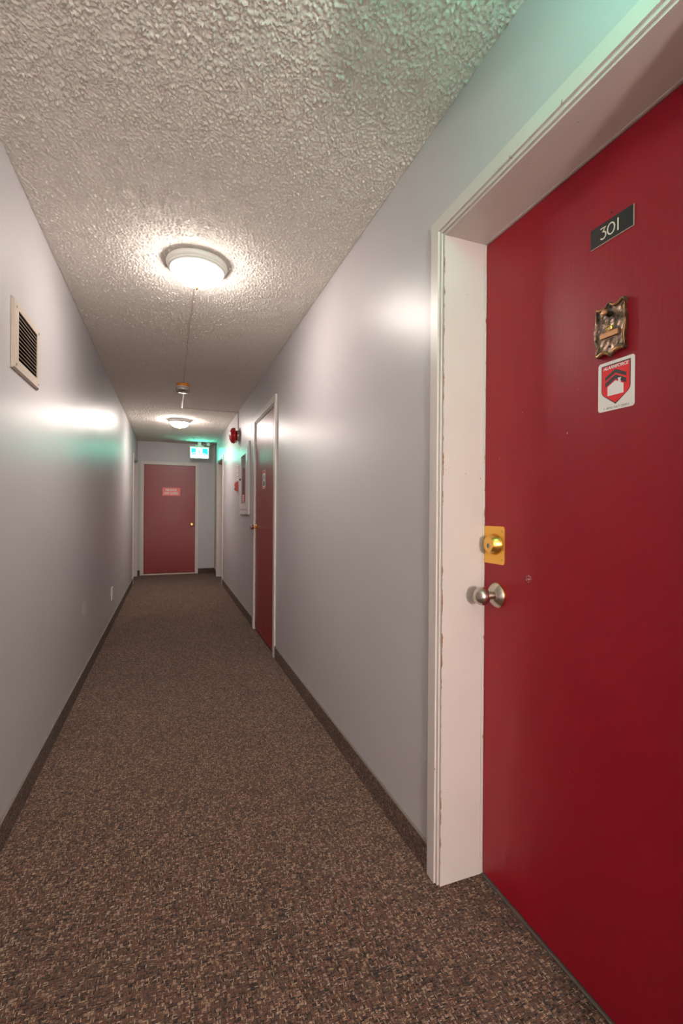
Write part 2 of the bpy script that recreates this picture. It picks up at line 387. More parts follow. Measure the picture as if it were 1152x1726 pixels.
def text_part(name, s, fr, rect, w0, w1, material, parent, shear=0.0, bold=0.0, spacing=1.0):
    cu = bpy.data.curves.new(name, 'FONT'); cu.body = s; cu.align_x = 'LEFT'; cu.resolution_u = 3
    cu.extrude = 0.5; cu.shear = shear; cu.offset = bold; cu.space_character = spacing
    tmp = bpy.data.objects.new('tmp_text', cu); COL.objects.link(tmp)
    dg = bpy.context.evaluated_depsgraph_get(); me = bpy.data.meshes.new_from_object(tmp.evaluated_get(dg))
    bpy.data.objects.remove(tmp, do_unlink=True); bpy.data.curves.remove(cu)
    co = np.array([v.co[:] for v in me.vertices]); lo, hi = co.min(0), co.max(0)
    u0, u1, z0, z1 = rect
    for v, c in zip(me.vertices, co):
        a = (c[0]-lo[0])/(hi[0]-lo[0]); b = (c[1]-lo[1])/(hi[1]-lo[1])
        v.co = fr(u0+a*(u1-u0), w1 if c[2] > 0 else w0, z0+b*(z1-z0))
    t = bmesh.new(); t.from_mesh(me); bmesh.ops.recalc_face_normals(t, faces=list(t.faces)); t.to_mesh(me); t.free()
    me.materials.clear(); me.materials.append(MATS[material]); me.name = name
    return link(name, me, parent)
def stroke(mb, fr, pts, width, w0, w1):
    """flat ribbon along a polyline"""
    P = [Vector(p) for p in pts]; Lf, Rt = [], []
    for i, p in enumerate(P):
        d = (P[min(i+1, len(P)-1)]-P[max(i-1, 0)]).normalized(); n = Vector((-d.y, d.x))*width/2
        Lf.append(p+n); Rt.append(p-n)
    return poly(mb, fr, [tuple(p) for p in Lf+Rt[::-1]], w0, w1)

# ---------------------------------------------------------------- the shell
JD = 0.16                                                           # how deep the recessed doors sit in the wall
D1 = (0.365, 1.262); D2 = (3.722, 4.625); D4 = (7.64, 8.535); D5 = (8.10, 8.985)   # openings along y
TOP1, TOP2, TOPF, TOP5 = 2.072, 2.066, 2.046, 2.046
def wall_cells(name, xa, xb, openings, label):
    """wall box with rectangular openings (y0, y1, z0, z1)"""
    ys = sorted({YB-0.1, YE+0.1, *[o[0] for o in openings], *[o[1] for o in openings]})
    mb = MB()
    for y0, y1 in zip(ys, ys[1:]):
        cuts = sorted((o[2], o[3]) for o in openings if o[0] <= y0+1e-6 and o[1] >= y1-1e-6); z = -0.02
        for a, b_ in cuts:
            if a-z > 1e-4: mb.box((xa, y0, z), (xb, y1, a))
            z = b_
        if H+0.02-z > 1e-4: mb.box((xa, y0, z), (xb, y1, H+0.02))
    return S(mb.build(name, 'wall_paint'), label, 'wall')
CAB = (5.03, 5.57, 1.20, 1.885)
wall_cells('wall_right', XR, XR+0.21, [(D1[0], D1[1], -0.02, TOP1), (D2[0], D2[1], -0.02, TOP2), (D4[0], D4[1], -0.02, TOPF), CAB],
           'glossy lavender grey wall on the right of the corridor with red doors')
VENT = (2.040, 2.306, 1.738, 1.932)
wall_cells('wall_left', XL-0.21, XL, [(D5[0], D5[1], -0.02, TOP5), VENT], 'glossy lavender grey wall on the left holding the beige vent grille')
ED = (-0.450, 0.470); TOPE = 2.036
mb = MB(); mb.box((XL, YE, -0.02), (ED[0], YE+0.16, H+0.02)); mb.box((ED[1], YE, -0.02), (XR, YE+0.16, H+0.02)); mb.box((ED[0], YE, TOPE), (ED[1], YE+0.16, H+0.02))
S(mb.build('wall_end', 'wall_paint'), 'pale grey wall closing the far end of the corridor', 'wall')
S(MB().box((XL, YB-0.15, -0.02), (XR, YB, H+0.02)).build('wall_back', 'wall_paint'), 'grey wall behind the viewpoint, out of the picture', 'wall')
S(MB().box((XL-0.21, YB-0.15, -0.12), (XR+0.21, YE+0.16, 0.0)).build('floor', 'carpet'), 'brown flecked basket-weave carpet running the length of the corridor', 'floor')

def make_ceiling():
    rng = np.random.default_rng(3)
    st = 0.0042; nx = int((XR-XL)/st)+2; ny = int((YE-0.3)/st)+2
    w = rng.standard_normal((ny, nx)); Fw = np.fft.rfft2(w)
    ky = np.fft.fftfreq(ny, st)[:, None]; kx = np.fft.rfftfreq(nx, st)[None, :]; k = np.hypot(kx, ky)
    def band(l0, l1): q = np.fft.irfft2(Fw*np.exp(-(k*l0)**2)*(1-np.exp(-(k*l1)**2)), s=(ny, nx)); return q/q.std()
    fld = band(0.0062, 0.014); fl2 = np.roll(band(0.0095, 0.022), (37, 53), (0, 1)); amp = 1+0.12*band(0.06, 0.3)
    hgt = (np.clip(fld-0.75, 0, 2.0)**0.6*0.0040 + np.clip(fl2-0.85, 0, 2.0)**0.6*0.0040)*np.clip(amp, 0.4, 1.7) + 0.0005*band(0.006, 0.012)
    rows = []; y = 0.5
    while y < YE: rows.append(y); y += max(0.0042, 0.0042*(y/2.8))
    rows = np.array(rows+[YE]); xs = np.linspace(XL, XR, nx-1)
    iy = np.clip(((rows-0.3)/st).astype(int), 0, ny-1)
    Z = H - hgt[iy][:, :nx-1]
    lead = np.linspace(YB, 0.49, 30)
    rows = np.concatenate([lead, rows]); Z = np.concatenate([np.full((30, nx-1), H-0.001), Z])
    Z[:, 0] = H; Z[:, -1] = H
    n, mcols = len(rows), nx-1
    V = np.empty((n, mcols, 3)); V[..., 0] = xs[None]; V[..., 1] = rows[:, None]; V[..., 2] = Z
    idx = np.arange(n*mcols).reshape(n, mcols)
    q = np.stack([idx[:-1, :-1], idx[1:, :-1], idx[1:, 1:], idx[:-1, 1:]], -1).reshape(-1, 4)
    me = bpy.data.meshes.new('ceiling'); me.vertices.add(n*mcols); me.vertices.foreach_set('co', V.reshape(-1))
    me.loops.add(q.size); me.loops.foreach_set('vertex_index', q.reshape(-1)); me.polygons.add(len(q))
    me.polygons.foreach_set('loop_start', np.arange(0, q.size, 4)); me.polygons.foreach_set('use_smooth', np.ones(len(q), bool))
    me.update(); me.validate(); me.materials.append(MATS['popcorn'])
    return link('ceiling', me)
S(make_ceiling(), 'cream popcorn-textured ceiling above the corridor', 'ceiling')

# carpet baseboards with a thin cap strip
BBH, BBT = 0.098, 0.009
def baseboard(name, a, b, out, label):
    (xa, ya), (xb, yb) = a, b
    lo = (min(xa, xb+out[0]*BBT, xa+out[0]*BBT), min(ya, yb, ya+out[1]*BBT), 0.0); hi = (max(xa, xb, xa+out[0]*BBT), max(ya, yb, ya+out[1]*BBT), BBH-0.007)
    o = S(MB().box(lo, hi, 0.002).build(name, 'carpet_base'), label, 'baseboard')
    lo2 = (lo[0], lo[1], BBH-0.007); hi2 = (hi[0], hi[1], BBH)
    MB().box(lo2, hi2, 0.0015).build('cap_strip', 'cap_strip', o); return o
baseboard('baseboard_left', (XL, YB), (XL, D5[0]-0.055), (1, 0), 'brown carpet baseboard strip along the left wall')
baseboard('baseboard_right', (XR, D1[1]+0.052), (XR, D2[0]-0.066), (-1, 0), 'brown carpet baseboard between the two nearer red doors')
baseboard('baseboard_right', (XR, D2[1]+0.066), (XR, D4[0]-0.055), (-1, 0), 'brown carpet baseboard under the white extinguisher cabinet')
baseboard('baseboard_right', (XR, D4[1]+0.055), (XR, YE), (-1, 0), 'short brown carpet baseboard in the far right corner')
baseboard('baseboard_right', (XR, YB), (XR, D1[0]-0.052), (-1, 0), 'brown carpet baseboard on the near side of door 301, out of the picture')
baseboard('baseboard_end', (ED[1]+0.045, YE), (XR, YE), (0, -1), 'brown carpet baseboard to the right of the fire door')
baseboard('baseboard_end', (XL, YE), (ED[0]-0.045, YE), (0, -1), 'tiny brown carpet baseboard to the left of the fire door')

# ---------------------------------------------------------------- doors
def door_set(name, fr, base, u0, u1, top, depth, leaf, label, trimmat='trim_white', cas=0.046, proud=0.012, leafmat='door_red', floor_gap=0.012, jmat=None, jback=None):
    """casing, jambs and leaf. fr(u, w, z): w out of the wall; depth = recess of the leaf's front; leaf = (u0, u1, z0, z1)"""
    jmat = jmat or trimmat; root = S(empty(name, base), label, 'door'); jt = 0.014; rv = -0.006
    a, b_ = cas, rv
    zb = 0.003
    # casings, mitred at the corners: flat board and a lower inner bead
    def casing(pts_fn, nm):
        mb = MB()
        poly(mb, fr, pts_fn(a, b_+0.0105), 0.0005, proud); poly(mb, fr, pts_fn(b_+0.0105, b_), 0.0005, proud*0.5)
        return mb.build(nm, trimmat, root)
    casing(lambda p, q: [(u0-p, top+p), (u1+p, top+p), (u1+q, top+q), (u0-q, top+q)], 'head_casing')
    casing(lambda p, q: [(u0-p, zb), (u0-q, zb), (u0-q, top+q), (u0-p, top+p)], 'side_casing')
    casing(lambda p, q: [(u1+p, zb), (u1+q, zb), (u1+q, top+q), (u1+p, top+p)], 'side_casing')
    jb = jback if jback else depth+0.045
    e = 0.0015
    for (ua, ub) in ((u0+e, u0+jt), (u1-jt, u1-e)):
        mb = MB(); poly(mb, fr, [(ua, zb), (ub, zb), (ub, top-jt), (ua, top-jt)], -jb, -0.0005); mb.build('side_jamb', jmat, root)
    mb = MB(); poly(mb, fr, [(u0+e, top-jt), (u1-e, top-jt), (u1-e, top-e), (u0+e, top-e)], -jb, -0.0005); mb.build('head_jamb', jmat, root)
    mb = MB()
    l0, l1, z0, z1 = leaf
    A = [fr(l0, -depth-0.044, z0), fr(l1, -depth, z1)]
    mb.box(A[0], A[1], 0.0015); lf = mb.build('door_leaf', leafmat, root)
    return root, lf

# --- door 301, close on the right
fr1 = P_right(XR)
XD = XR+JD
root1, leaf1 = door_set('door_1', fr1, (XR, (D1[0]+D1[1])/2, 0), -D1[1], -D1[0], TOP1, JD, (-D1[1]+0.0165, -D1[0]-0.0165, 0.012, TOP1-0.017),
                        'bright red apartment door numbered 301 in a white frame, nearest on the right', jback=JD+0.045, jmat='trim_near')
mb = MB()
for a, b_ in (((XD-0.010, D1[1]-0.0165, 0.055), (XD-0.002, D1[1]-0.0145, TOP1-0.0145)), ((XD-0.010, D1[0]+0.0145, 0.055), (XD-0.002, D1[0]+0.0165, TOP1-0.0145)),
              ((XD-0.010, D1[0]+0.022, TOP1-0.0165), (XD-0.002, D1[1]-0.022, TOP1-0.0145))): mb.box(a, b_, 0.001)
mb.build('door_stop', 'trim_near', root1)
MB().box((XD-0.007, D1[0]+0.016, 0.0005), (XD+0.03, D1[1]-0.016, 0.008), 0.003).build('threshold_strip', 'threshold', root1)
# knob: rose, neck, ball
ky, kz = 1.183, 0.925
kn = MB().lathe([(0.0, 0.0035), (0.037, 0.0035), (0.0385, 0.006), (0.036, 0.010), (0.021, 0.021), (0.0145, 0.024), (0.0, 0.024)], (XD, ky, kz), (-1, 0, 0), 40).build('knob', 'nickel', root1, 35)
tag(kn, 'satin nickel ball knob')
MB().lathe([(0.0, 0.0005), (0.0395, 0.0005), (0.0395, 0.0033), (0.0, 0.0033)], (XD, ky, kz), (-1, 0, 0), 40).build('rose_backing', 'brass', kn, 35)
MB().lathe([(0.0, 0.0245), (0.0125, 0.0245), (0.0115, 0.030), (0.013, 0.0345), (0.0, 0.0345)], (XD, ky, kz), (-1, 0, 0), 28).build('neck', 'nickel', kn, 35)
prof = [(0.0, 0.035), (0.013, 0.0352)] + [(0.0285*math.sin(math.radians(t)), 0.0590-0.0255*math.cos(math.radians(t))) for t in range(38, 180, 8)] + [(0.0, 0.0846)]
MB().lathe(prof, (XD, ky, kz), (-1, 0, 0), 40).build('ball', 'nickel', kn, 60)
# deadbolt on a brass wrap plate
mb = MB()
pl = [(-1.2440, 1.022)] + [(-1.149-0.008+0.008*math.cos(math.radians(t)), 1.030+0.008*math.sin(math.radians(t))) for t in range(-90, 1, 15)] + \
     [(-1.149-0.008+0.008*math.cos(math.radians(t)), 1.133+0.008*math.sin(math.radians(t))) for t in range(0, 91, 15)] + [(-1.2440, 1.141)]
poly(mb, fr1, pl, -JD+0.0005, -JD+0.003)
db = tag(mb.build('deadbolt_plate', 'brass_plate', root1), 'brass deadbolt wrap plate')
dy, dz = 1.193, 1.084
MB().lathe([(0.0, 0.0032), (0.0345, 0.0032), (0.0335, 0.006), (0.0245, 0.027), (0.0225, 0.0285), (0.0, 0.0285)], (XD, dy, dz), (-1, 0, 0), 40).build('lock_cylinder', 'brass', db, 30)
MB().lathe([(0.0, 0.0287), (0.0075, 0.0287), (0.0075, 0.0293), (0.0, 0.0293)], (XD, dy, dz-0.004), (-1, 0, 0), 20).build('key_plug', 'grey_metal', db, 30)
MB().box((XD-0.0305, dy-0.0012, dz-0.010), (XD-0.0295, dy+0.0012, dz+0.001)).build('keyway', 'keyway', db)
for z in (1.126, 1.038):
    MB().lathe([(0.0, 0.0031), (0.0035, 0.0031), (0.003, 0.0042), (0.0, 0.0045)], (XD, 1.160, z), (-1, 0, 0), 14).build('screw', 'brass_aged', db, 40)
MB().lathe([(0.0, 0.0006), (0.0022, 0.0006), (0.0020, 0.0014), (0.0, 0.0016)], (XD, 0.792, 1.890), (-1, 0, 0), 12).build('nail', 'slot_dark', root1, 40)

# number plate
frD = P_right(XD)
pn = empty('number_plate', (XD, 0.790, 1.828)); tag(pn, 'black number plate reading 301 on the near red door', 'sign')
mb = MB(); poly(mb, frD, [(-0.8465, 1.8265), (-0.7345, 1.8265), (-0.7345, 1.8750), (-0.8465, 1.8750)], 0.0008, 0.0022); mb.build('edge_plate', 'plate_edge', pn)
mb = MB(); poly(mb, frD, [(-0.8460, 1.8280), (-0.7358, 1.8280), (-0.7358, 1.8750), (-0.8460, 1.8750)], 0.0023, 0.0030); mb.build('face', 'plate_black', pn)
def arc(cx, cz, rx, rz, a0, a1, k=14): return [(cx+rx*math.cos(math.radians(a0+(a1-a0)*i/k)), cz+rz*math.sin(math.radians(a0+(a1-a0)*i/k))) for i in range(k+1)]
mb = MB(); u = -0.8110; zc = 1.8515; r = 0.0078
stroke(mb, frD, [(u-0.0075, zc+0.0125), (u+0.0062, zc+0.0125), (u-0.001, zc+0.0035)] , 0.0031, 0.0031, 0.0036)
stroke(mb, frD, [(u-0.0025, zc+0.0035)] + arc(u-0.001, zc-0.005, r, 0.0085, 88, -140), 0.0031, 0.0031, 0.0036); mb.build('digit', 'lettering_cream', pn)
mb = MB(); c0 = arc(-0.7905, zc, 0.0092, 0.0128, 90, 450, 32); stroke(mb, frD, c0[:17], 0.0031, 0.0031, 0.0036); stroke(mb, frD, c0[16:], 0.0031, 0.0031, 0.0036); mb.build('digit', 'lettering_cream', pn)
mb = MB(); stroke(mb, frD, [(-0.7725, zc+0.0142), (-0.7725, zc-0.0142)], 0.0033, 0.0031, 0.0036); mb.build('digit', 'lettering_cream', pn)
for uu in (-0.8425, -0.7395):
    for zz in (1.8315, 1.8712): MB().lathe([(0, 0.0031), (0.0018, 0.0031), (0.0015, 0.0036), (0, 0.0036)], (XD, -uu, zz), (-1, 0, 0), 10).build('pin', 'slot_dark', pn, 40)

# bronze viewer plate shaped like a curled parchment
vp = empty('door_viewer', (XD, 0.786, 1.556)); tag(vp, 'antique bronze parchment-shaped door viewer plate above the white sticker', 'door viewer')
def vz(px, py):                                                     # plate drawing: (0..1, 0..1) to wall coordinates
    return (-0.8245+0.0775*px, 1.5560+0.1175*py)
out = [(0.03, 0.945), (0.075, 0.985), (0.115, 0.955), (0.16, 0.925), (0.25, 0.925), (0.34, 0.95), (0.41, 1.0), (0.46, 1.035), (0.51, 0.995), (0.58, 0.955), (0.68, 0.93), (0.77, 0.935),
       (0.83, 0.965), (0.90, 1.005), (0.965, 1.005), (0.985, 0.965), (0.965, 0.86), (0.945, 0.79), (0.97, 0.72), (1.0, 0.675), (0.985, 0.63), (0.995, 0.56), (1.0, 0.50), (0.975, 0.43), (0.965, 0.37),
       (0.945, 0.27), (0.96, 0.17), (0.985, 0.08), (0.975, 0.03), (0.91, 0.012), (0.85, 0.045), (0.78, 0.05), (0.66, 0.03), (0.56, -0.02), (0.50, -0.055), (0.44, -0.03), (0.36, 0.03), (0.27, 0.045), (0.18, 0.025),
       (0.12, -0.01), (0.06, -0.015), (0.03, 0.02), (0.045, 0.12), (0.05, 0.21), (0.02, 0.27), (-0.035, 0.30), (-0.01, 0.37), (-0.03, 0.46), (-0.035, 0.53), (0.0, 0.60), (0.03, 0.69), (0.045, 0.78), (0.03, 0.87)]
t = bmesh.new()
def ring(sc, w):
    cx, cz = 0.48, 0.49
    return [t.verts.new(frD(*(lambda q: (q[0], w, q[1]))(vz(cx+(x-cx)*sc[0], cz+(z-cz)*sc[1])))) for x, z in out]
R_ = [ring((1.0, 1.0), 0.0006), ring((1.01, 1.01), 0.006), ring((1.0, 1.0), 0.0125), ring((0.955, 0.965), 0.0130), ring((0.90, 0.925), 0.0092), ring((0.60, 0.62), 0.0086), ring((0.25, 0.25), 0.0092)]
for A, B in zip(R_, R_[1:]):
    for i in range(len(out)): t.faces.new((A[i], A[(i+1) % len(out)], B[(i+1) % len(out)], B[i]))
t.faces.new(R_[0]); t.faces.new(R_[-1])
mb = MB(); mb.merge(t); mb.build('plate', 'bronze_hammered', vp, 40)
def scroll(pts, rad):
    MB().tube([frD(*(lambda q: (q[0], 0.0105, q[1]))(vz(*p))) for p in pts], rad, 10).build('curled_edge', 'bronze_rim', vp, 60)
scroll([(0.06, 0.955), (0.14, 0.925), (0.24, 0.915), (0.34, 0.945), (0.45, 1.02)], [0.0034, 0.0040, 0.0042, 0.0032, 0.0010])
scroll([(0.49, 1.01), (0.56, 0.955), (0.66, 0.925), (0.77, 0.93), (0.86, 0.975), (0.95, 0.99)], [0.0010, 0.0032, 0.0042, 0.0042, 0.0038, 0.0030])
scroll([(0.95, 0.035), (0.86, 0.05), (0.76, 0.055), (0.64, 0.03), (0.52, -0.035)], [0.0030, 0.0038, 0.0042, 0.0034, 0.0010])
scroll([(0.48, -0.035), (0.40, 0.02), (0.30, 0.05), (0.19, 0.035), (0.07, 0.005)], [0.0010, 0.0032, 0.0042, 0.0042, 0.0032])
scroll([(0.035, 0.87), (0.045, 0.78), (0.03, 0.69), (-0.015, 0.60)], [0.0014, 0.0022, 0.0022, 0.0010])
scroll([(-0.025, 0.53), (-0.02, 0.46), (0.0, 0.38), (-0.025, 0.31)], [0.0012, 0.0022, 0.0022, 0.0012])
scroll([(0.975, 0.90), (0.950, 0.79), (0.985, 0.69)], [0.0012, 0.0022, 0.0010])
scroll([(0.985, 0.60), (0.99, 0.52), (0.965, 0.40), (0.945, 0.27), (0.975, 0.10)], [0.0010, 0.0020, 0.0022, 0.0022, 0.0012])
def at_v(px, py): u_, z_ = vz(px, py); return (XD, -u_, z_)
kb = MB().lathe([(0, 0.0232), (0.0066, 0.0232), (0.0072, 0.0242), (0.0070, 0.0268), (0.0052, 0.0292), (0.0, 0.0300)], at_v(0.475, 0.795), (-1, 0, 0), 24).build('push_button', 'bronze_copper', vp, 40)
MB().lathe([(0.0046, 0.0088), (0.0078, 0.0088), (0.0082, 0.0112), (0.0066, 0.0130), (0.0046, 0.0122), (0.0044, 0.0092)], at_v(0.475, 0.505), (-1, 0, 0), 28).build('viewer_ring', 'brass', vp, 50)
MB().lathe([(0, 0.0089), (0.0045, 0.0089), (0.0040, 0.0105), (0.0, 0.0112)], at_v(0.475, 0.505), (-1, 0, 0), 20).build('lens', 'nickel', vp, 50)
MB().lathe([(0, 0.0090), (0.0072, 0.0090), (0.0062, 0.0120), (0.0060, 0.0230), (0, 0.0230)], at_v(0.475, 0.795), (-1, 0, 0), 24).build('shaft', 'keyway', kb, 40)
u_a, z_a = vz(0.19, 0.335); u_b, z_b = vz(0.79, 0.445)
MB().box(frD(u_a, 0.0085, z_a-0.0005), frD(u_b, 0.0128, z_b-0.001), 0.0008).build('name_bar', 'bronze_copper', vp)
for q in ((0.475, 0.935), (0.475, 0.145)): MB().lathe([(0, 0.0088), (0.0028, 0.0088), (0.0024, 0.0102), (0.0, 0.0104)], at_v(*q), (-1, 0, 0), 14).build('screw', 'keyway', vp, 40)

# alarm sticker
sk = empty('alarm_sticker', (XD, 0.776, 1.425)); tag(sk, 'white alarm sticker with red house shield and phone number on door 301', 'sticker')
SU0, SU1, SZ0, SZ1 = -0.8235, -0.7305, 1.4250, 1.5405
def sv(a, b_): return (SU0+a*(SU1-SU0), SZ0+b_*(SZ1-SZ0))
mb = MB(); poly(mb, frD, rrect(SU0, SU1, SZ0, SZ1, 0.007), 0.0004, 0.0008); mb.build('backing', 'sticker_white', sk)
def shield(g):
    return [sv(a, b_) for a, b_ in ((0.095+g, 0.935-g), (0.895-g, 0.935-g), (0.895-g, 0.42), (0.88-g, 0.37), (0.83-g*0.8, 0.315), (0.495, 0.112+g*1.3), (0.16+g*0.8, 0.315), (0.11+g, 0.37), (0.095+g, 0.42))]
mb = MB(); poly(mb, frD, shield(0.0), 0.0009, 0.0010); mb.build('shield_border', 'sticker_black', sk)
mb = MB(); poly(mb, frD, shield(0.022), 0.0011, 0.0012); mb.build('shield', 'sticker_red', sk)
for top_, bot_ in (((0.69, 0.815), (0.62, 0.735)), ((0.575, 0.700), (0.485, 0.615))):
    mb = MB(); poly(mb, frD, [sv(0.205, top_[0]), sv(0.495, top_[1]), sv(0.785, top_[0]), sv(0.785, bot_[0]), sv(0.495, bot_[1]), sv(0.205, bot_[0])], 0.0013, 0.0014); mb.build('chevron', 'sticker_black', sk)
mb = MB(); poly(mb, frD, [sv(*p) for p in ((0.275, 0.30), (0.715, 0.30), (0.715, 0.485), (0.635, 0.522), (0.635, 0.60), (0.65, 0.60), (0.65, 0.62), (0.555, 0.62), (0.555, 0.60), (0.57, 0.60), (0.57, 0.550), (0.495, 0.585), (0.275, 0.485))], 0.0015, 0.0016); mb.build('house', 'sticker_white', sk)
text_part('lettering', 'ALARMFORCE', frD, (*[sv(0.15, 0)[0], sv(0.845, 0)[0]], sv(0, 0.838)[1], sv(0, 0.905)[1]), 0.0013, 0.0014, 'sticker_white', sk, shear=0.15, bold=0.025, spacing=0.92)
text_part('lettering', '1-800-267-2001', frD, (sv(0.17, 0)[0], sv(0.85, 0)[0], sv(0, 0.034)[1], sv(0, 0.074)[1]), 0.0009, 0.0010, 'ink_grey', sk)

# --- closet door, second on the right, flush with hinges showing
fr2 = fr1
root2, leaf2 = door_set('door_2', fr2, (XR, (D2[0]+D2[1])/2, 0), -D2[1], -D2[0], TOP2, 0.001, (-D2[1]+0.0185, -D2[0]-0.0165, 0.018, TOP2-0.019),
                        'dark red door with brass hinges and knob, second on the right', cas=0.062, proud=0.014, leafmat='door_maroon', jmat='trim_worn', jback=0.10)
for z in (1.827, 1.084, 0.333):
    hg = MB().tube([(XR-0.0075, D2[0]+0.0105, z-0.054), (XR-0.0075, D2[0]+0.0105, z+0.054)], 0.0062, 14).build('hinge', 'brass_aged', root2, 40)
    MB().box((XR-0.0035, D2[0]+0.0165, z-0.050), (XR-0.0005, D2[0]+0.034, z+0.050), 0.0006).build('hinge_leaf', 'brass_aged', hg)
    for s_ in (-1, 1): MB().lathe([(0, 0), (0.0045, 0), (0.0035, 0.006), (0, 0.007)], (XR-0.0075, D2[0]+0.0105, z+s_*0.0545), (0, 0, s_), 12).build('pin_tip', 'brass_aged', hg, 40)
k2y, k2z = 4.545, 1.026
k2 = MB().lathe([(0, 0.0005), (0.033, 0.0005), (0.033, 0.003), (0.020, 0.010), (0.012, 0.012), (0.011, 0.026), (0.0, 0.026)], (XR, k2y, k2z), (-1, 0, 0), 28).build('knob', 'brass', root2, 35)
MB().lathe([(0, 0.0262), (0.014, 0.0262), (0.024, 0.034), (0.027, 0.046), (0.0265, 0.056), (0.021, 0.060), (0, 0.060)], (XR, k2y, k2z), (-1, 0, 0), 28).build('knob_cap', 'chrome', k2, 35)
MB().box((XR-0.0030, 4.592, 0.945), (XR-0.0005, 4.606, 1.005), 0.0005).build('latch_plate', 'brass_aged', root2)
# sticker on the closet door
s2 = empty('door_sticker', (XR, 4.185, 1.39)); tag(s2, 'tall white sticker with red header on the second red door', 'sticker')
mb = MB(); poly(mb, fr2, rrect(-4.250, -4.120, 1.390, 1.556, 0.006), 0.0000, 0.0004); mb.build('backing', 'sticker_white', s2)
mb = MB(); poly(mb, fr2, [(-4.246, 1.528), (-4.124, 1.528), (-4.124, 1.553), (-4.246, 1.553)], 0.0005, 0.0007); mb.build('header', 'sticker_red', s2)
mb = MB(); poly(mb, fr2, [(-4.235, 1.480), (-4.185, 1.516), (-4.135, 1.480), (-4.135, 1.462), (-4.185, 1.498), (-4.235, 1.462)], 0.0005, 0.0007); mb.build('chevron', 'sticker_black', s2)
mb = MB(); poly(mb, fr2, [(-4.220, 1.415), (-4.150, 1.415), (-4.150, 1.448), (-4.185, 1.468), (-4.220, 1.448)], 0.0005, 0.0007); mb.build('figure', 'sticker_black', s2)
mb = MB(); poly(mb, fr2, [(-4.240, 1.395), (-4.130, 1.395), (-4.130, 1.406), (-4.240, 1.406)], 0.0005, 0.0007); mb.build('footer', 'sign_red', s2)

# --- fire door at the end
frE = P_end(YE)
root3, leaf3 = door_set('door_3', frE, (0.01, YE, 0), ED[0], ED[1], TOPE, 0.030, (ED[0]+0.0165, ED[1]-0.0165, 0.033, TOPE-0.016),
                        'dark red fire door closing the far end of the corridor', cas=0.042, proud=0.012, leafmat='door_maroon')
MB().box((ED[0]+0.016, YE+0.003, 0.0005), (ED[1]-0.016, YE+0.09, 0.022), 0.004).build('threshold_strip', 'threshold_pale', root3)
YD = YE+0.030
k3 = MB().lathe([(0, 0.0005), (0.034, 0.0005), (0.034, 0.004), (0.020, 0.012), (0.012, 0.014), (0.011, 0.028), (0.0, 0.028)], (0.397, YD, 0.925), (0, -1, 0), 24).build('knob', 'brass', root3, 35)
MB().lathe([(0, 0.0282), (0.014, 0.0282), (0.025, 0.036), (0.027, 0.048), (0.024, 0.058), (0.010, 0.060), (0, 0.058)], (0.397, YD, 0.925), (0, -1, 0), 24).build('knob_cap', 'brass_aged', k3, 35)
frS = P_end(YD)
fs = empty('fire_door_sign', (0.034, YD, 1.455)); tag(fs, 'red sign reading FIRE DOOR KEEP CLOSED on the far door', 'sign')
mb = MB(); poly(mb, frS, [(-0.121, 1.455), (0.189, 1.455), (0.189, 1.606), (-0.121, 1.606)], 0.0005, 0.003); mb.build('plate', 'sign_red', fs)
text_part('lettering', 'FIRE DOOR', frS, (-0.068, 0.130, 1.540, 1.584), 0.0031, 0.0036, 'sign_white', fs, bold=0.03)
text_part('lettering', 'KEEP CLOSED', frS, (-0.092, 0.158, 1.481, 1.526), 0.0031, 0.0036, 'sign_white', fs, bold=0.03)

# --- the two doorways facing each other at the far end
door_set('door_4', fr1, (XR, (D4[0]+D4[1])/2, 0), -D4[1], -D4[0], TOPF, JD, (-D4[1]+0.0165, -D4[0]-0.0165, 0.012, TOPF-0.017),
         'white framed doorway on the right just before the end wall', cas=0.052, leafmat='door_maroon')
frL = P_left(XL)
door_set('door_5', frL, (XL, (D5[0]+D5[1])/2, 0), D5[0], D5[1], TOP5, JD, (D5[0]+0.0165, D5[1]-0.0165, 0.012, TOP5-0.017),
         'white framed doorway on the left just before the end wall', cas=0.052, leafmat='door_maroon')

# ---------------------------------------------------------------- ceiling lamps
def make_lamp():
    root = empty('ceiling_light', (0, 0, 0))
    MB().lathe([(0.0, 0.0), (0.148, 0.0), (0.150, 0.005), (0.149, 0.014), (0.144, 0.023), (0.140, 0.027), (0.139, 0.032), (0.134, 0.035), (0.133, 0.039), (0.128, 0.042), (0.122, 0.042), (0.119, 0.024), (0.0, 0.022)], (0, 0, 0), (0, 0, -1), 64).build('base_ring', 'white_enamel', root, 30)
    pr = [(0.120, 0.036)] + [(0.120*math.cos(math.radians(a))**0.85, 0.036+0.066*math.sin(math.radians(a))) for a in range(8, 88, 8)] + [(0.010, 0.1022)]
    t = MB().lathe(pr, (0, 0, 0), (0, 0, -1), 40).build('glass_bowl', 'lamp_glass', root, 60)
    MB().lathe([(0, 0.1026), (0.010, 0.1026), (0.0105, 0.106), (0.0055, 0.109), (0.005, 0.116), (0.0085, 0.119), (0.0075, 0.126), (0, 0.130)], (0, 0, 0), (0, 0, -1), 18).build('finial', 'brass', root, 50)
    return root
def copy_tree(o, parent=None):
    c = o.copy(); COL.objects.link(c)
    if parent: c.parent = parent; c.matrix_parent_inverse = o.matrix_parent_inverse.copy()
    for ch in o.children: copy_tree(ch, c)
    return c
lamp = make_lamp()
lamps = [lamp] + [copy_tree(lamp) for _ in LAMP_Y[1:]]
for lo, y, lab in zip(lamps, LAMP_Y, ('nearer dome ceiling light, lit, with white ring and brass finial', 'farther lit dome ceiling light in front of the exit sign')):
    lo.location = (LAMP_X, y, H-0.0035); tag(lo, lab, 'light', 'dome ceiling lights along the corridor')

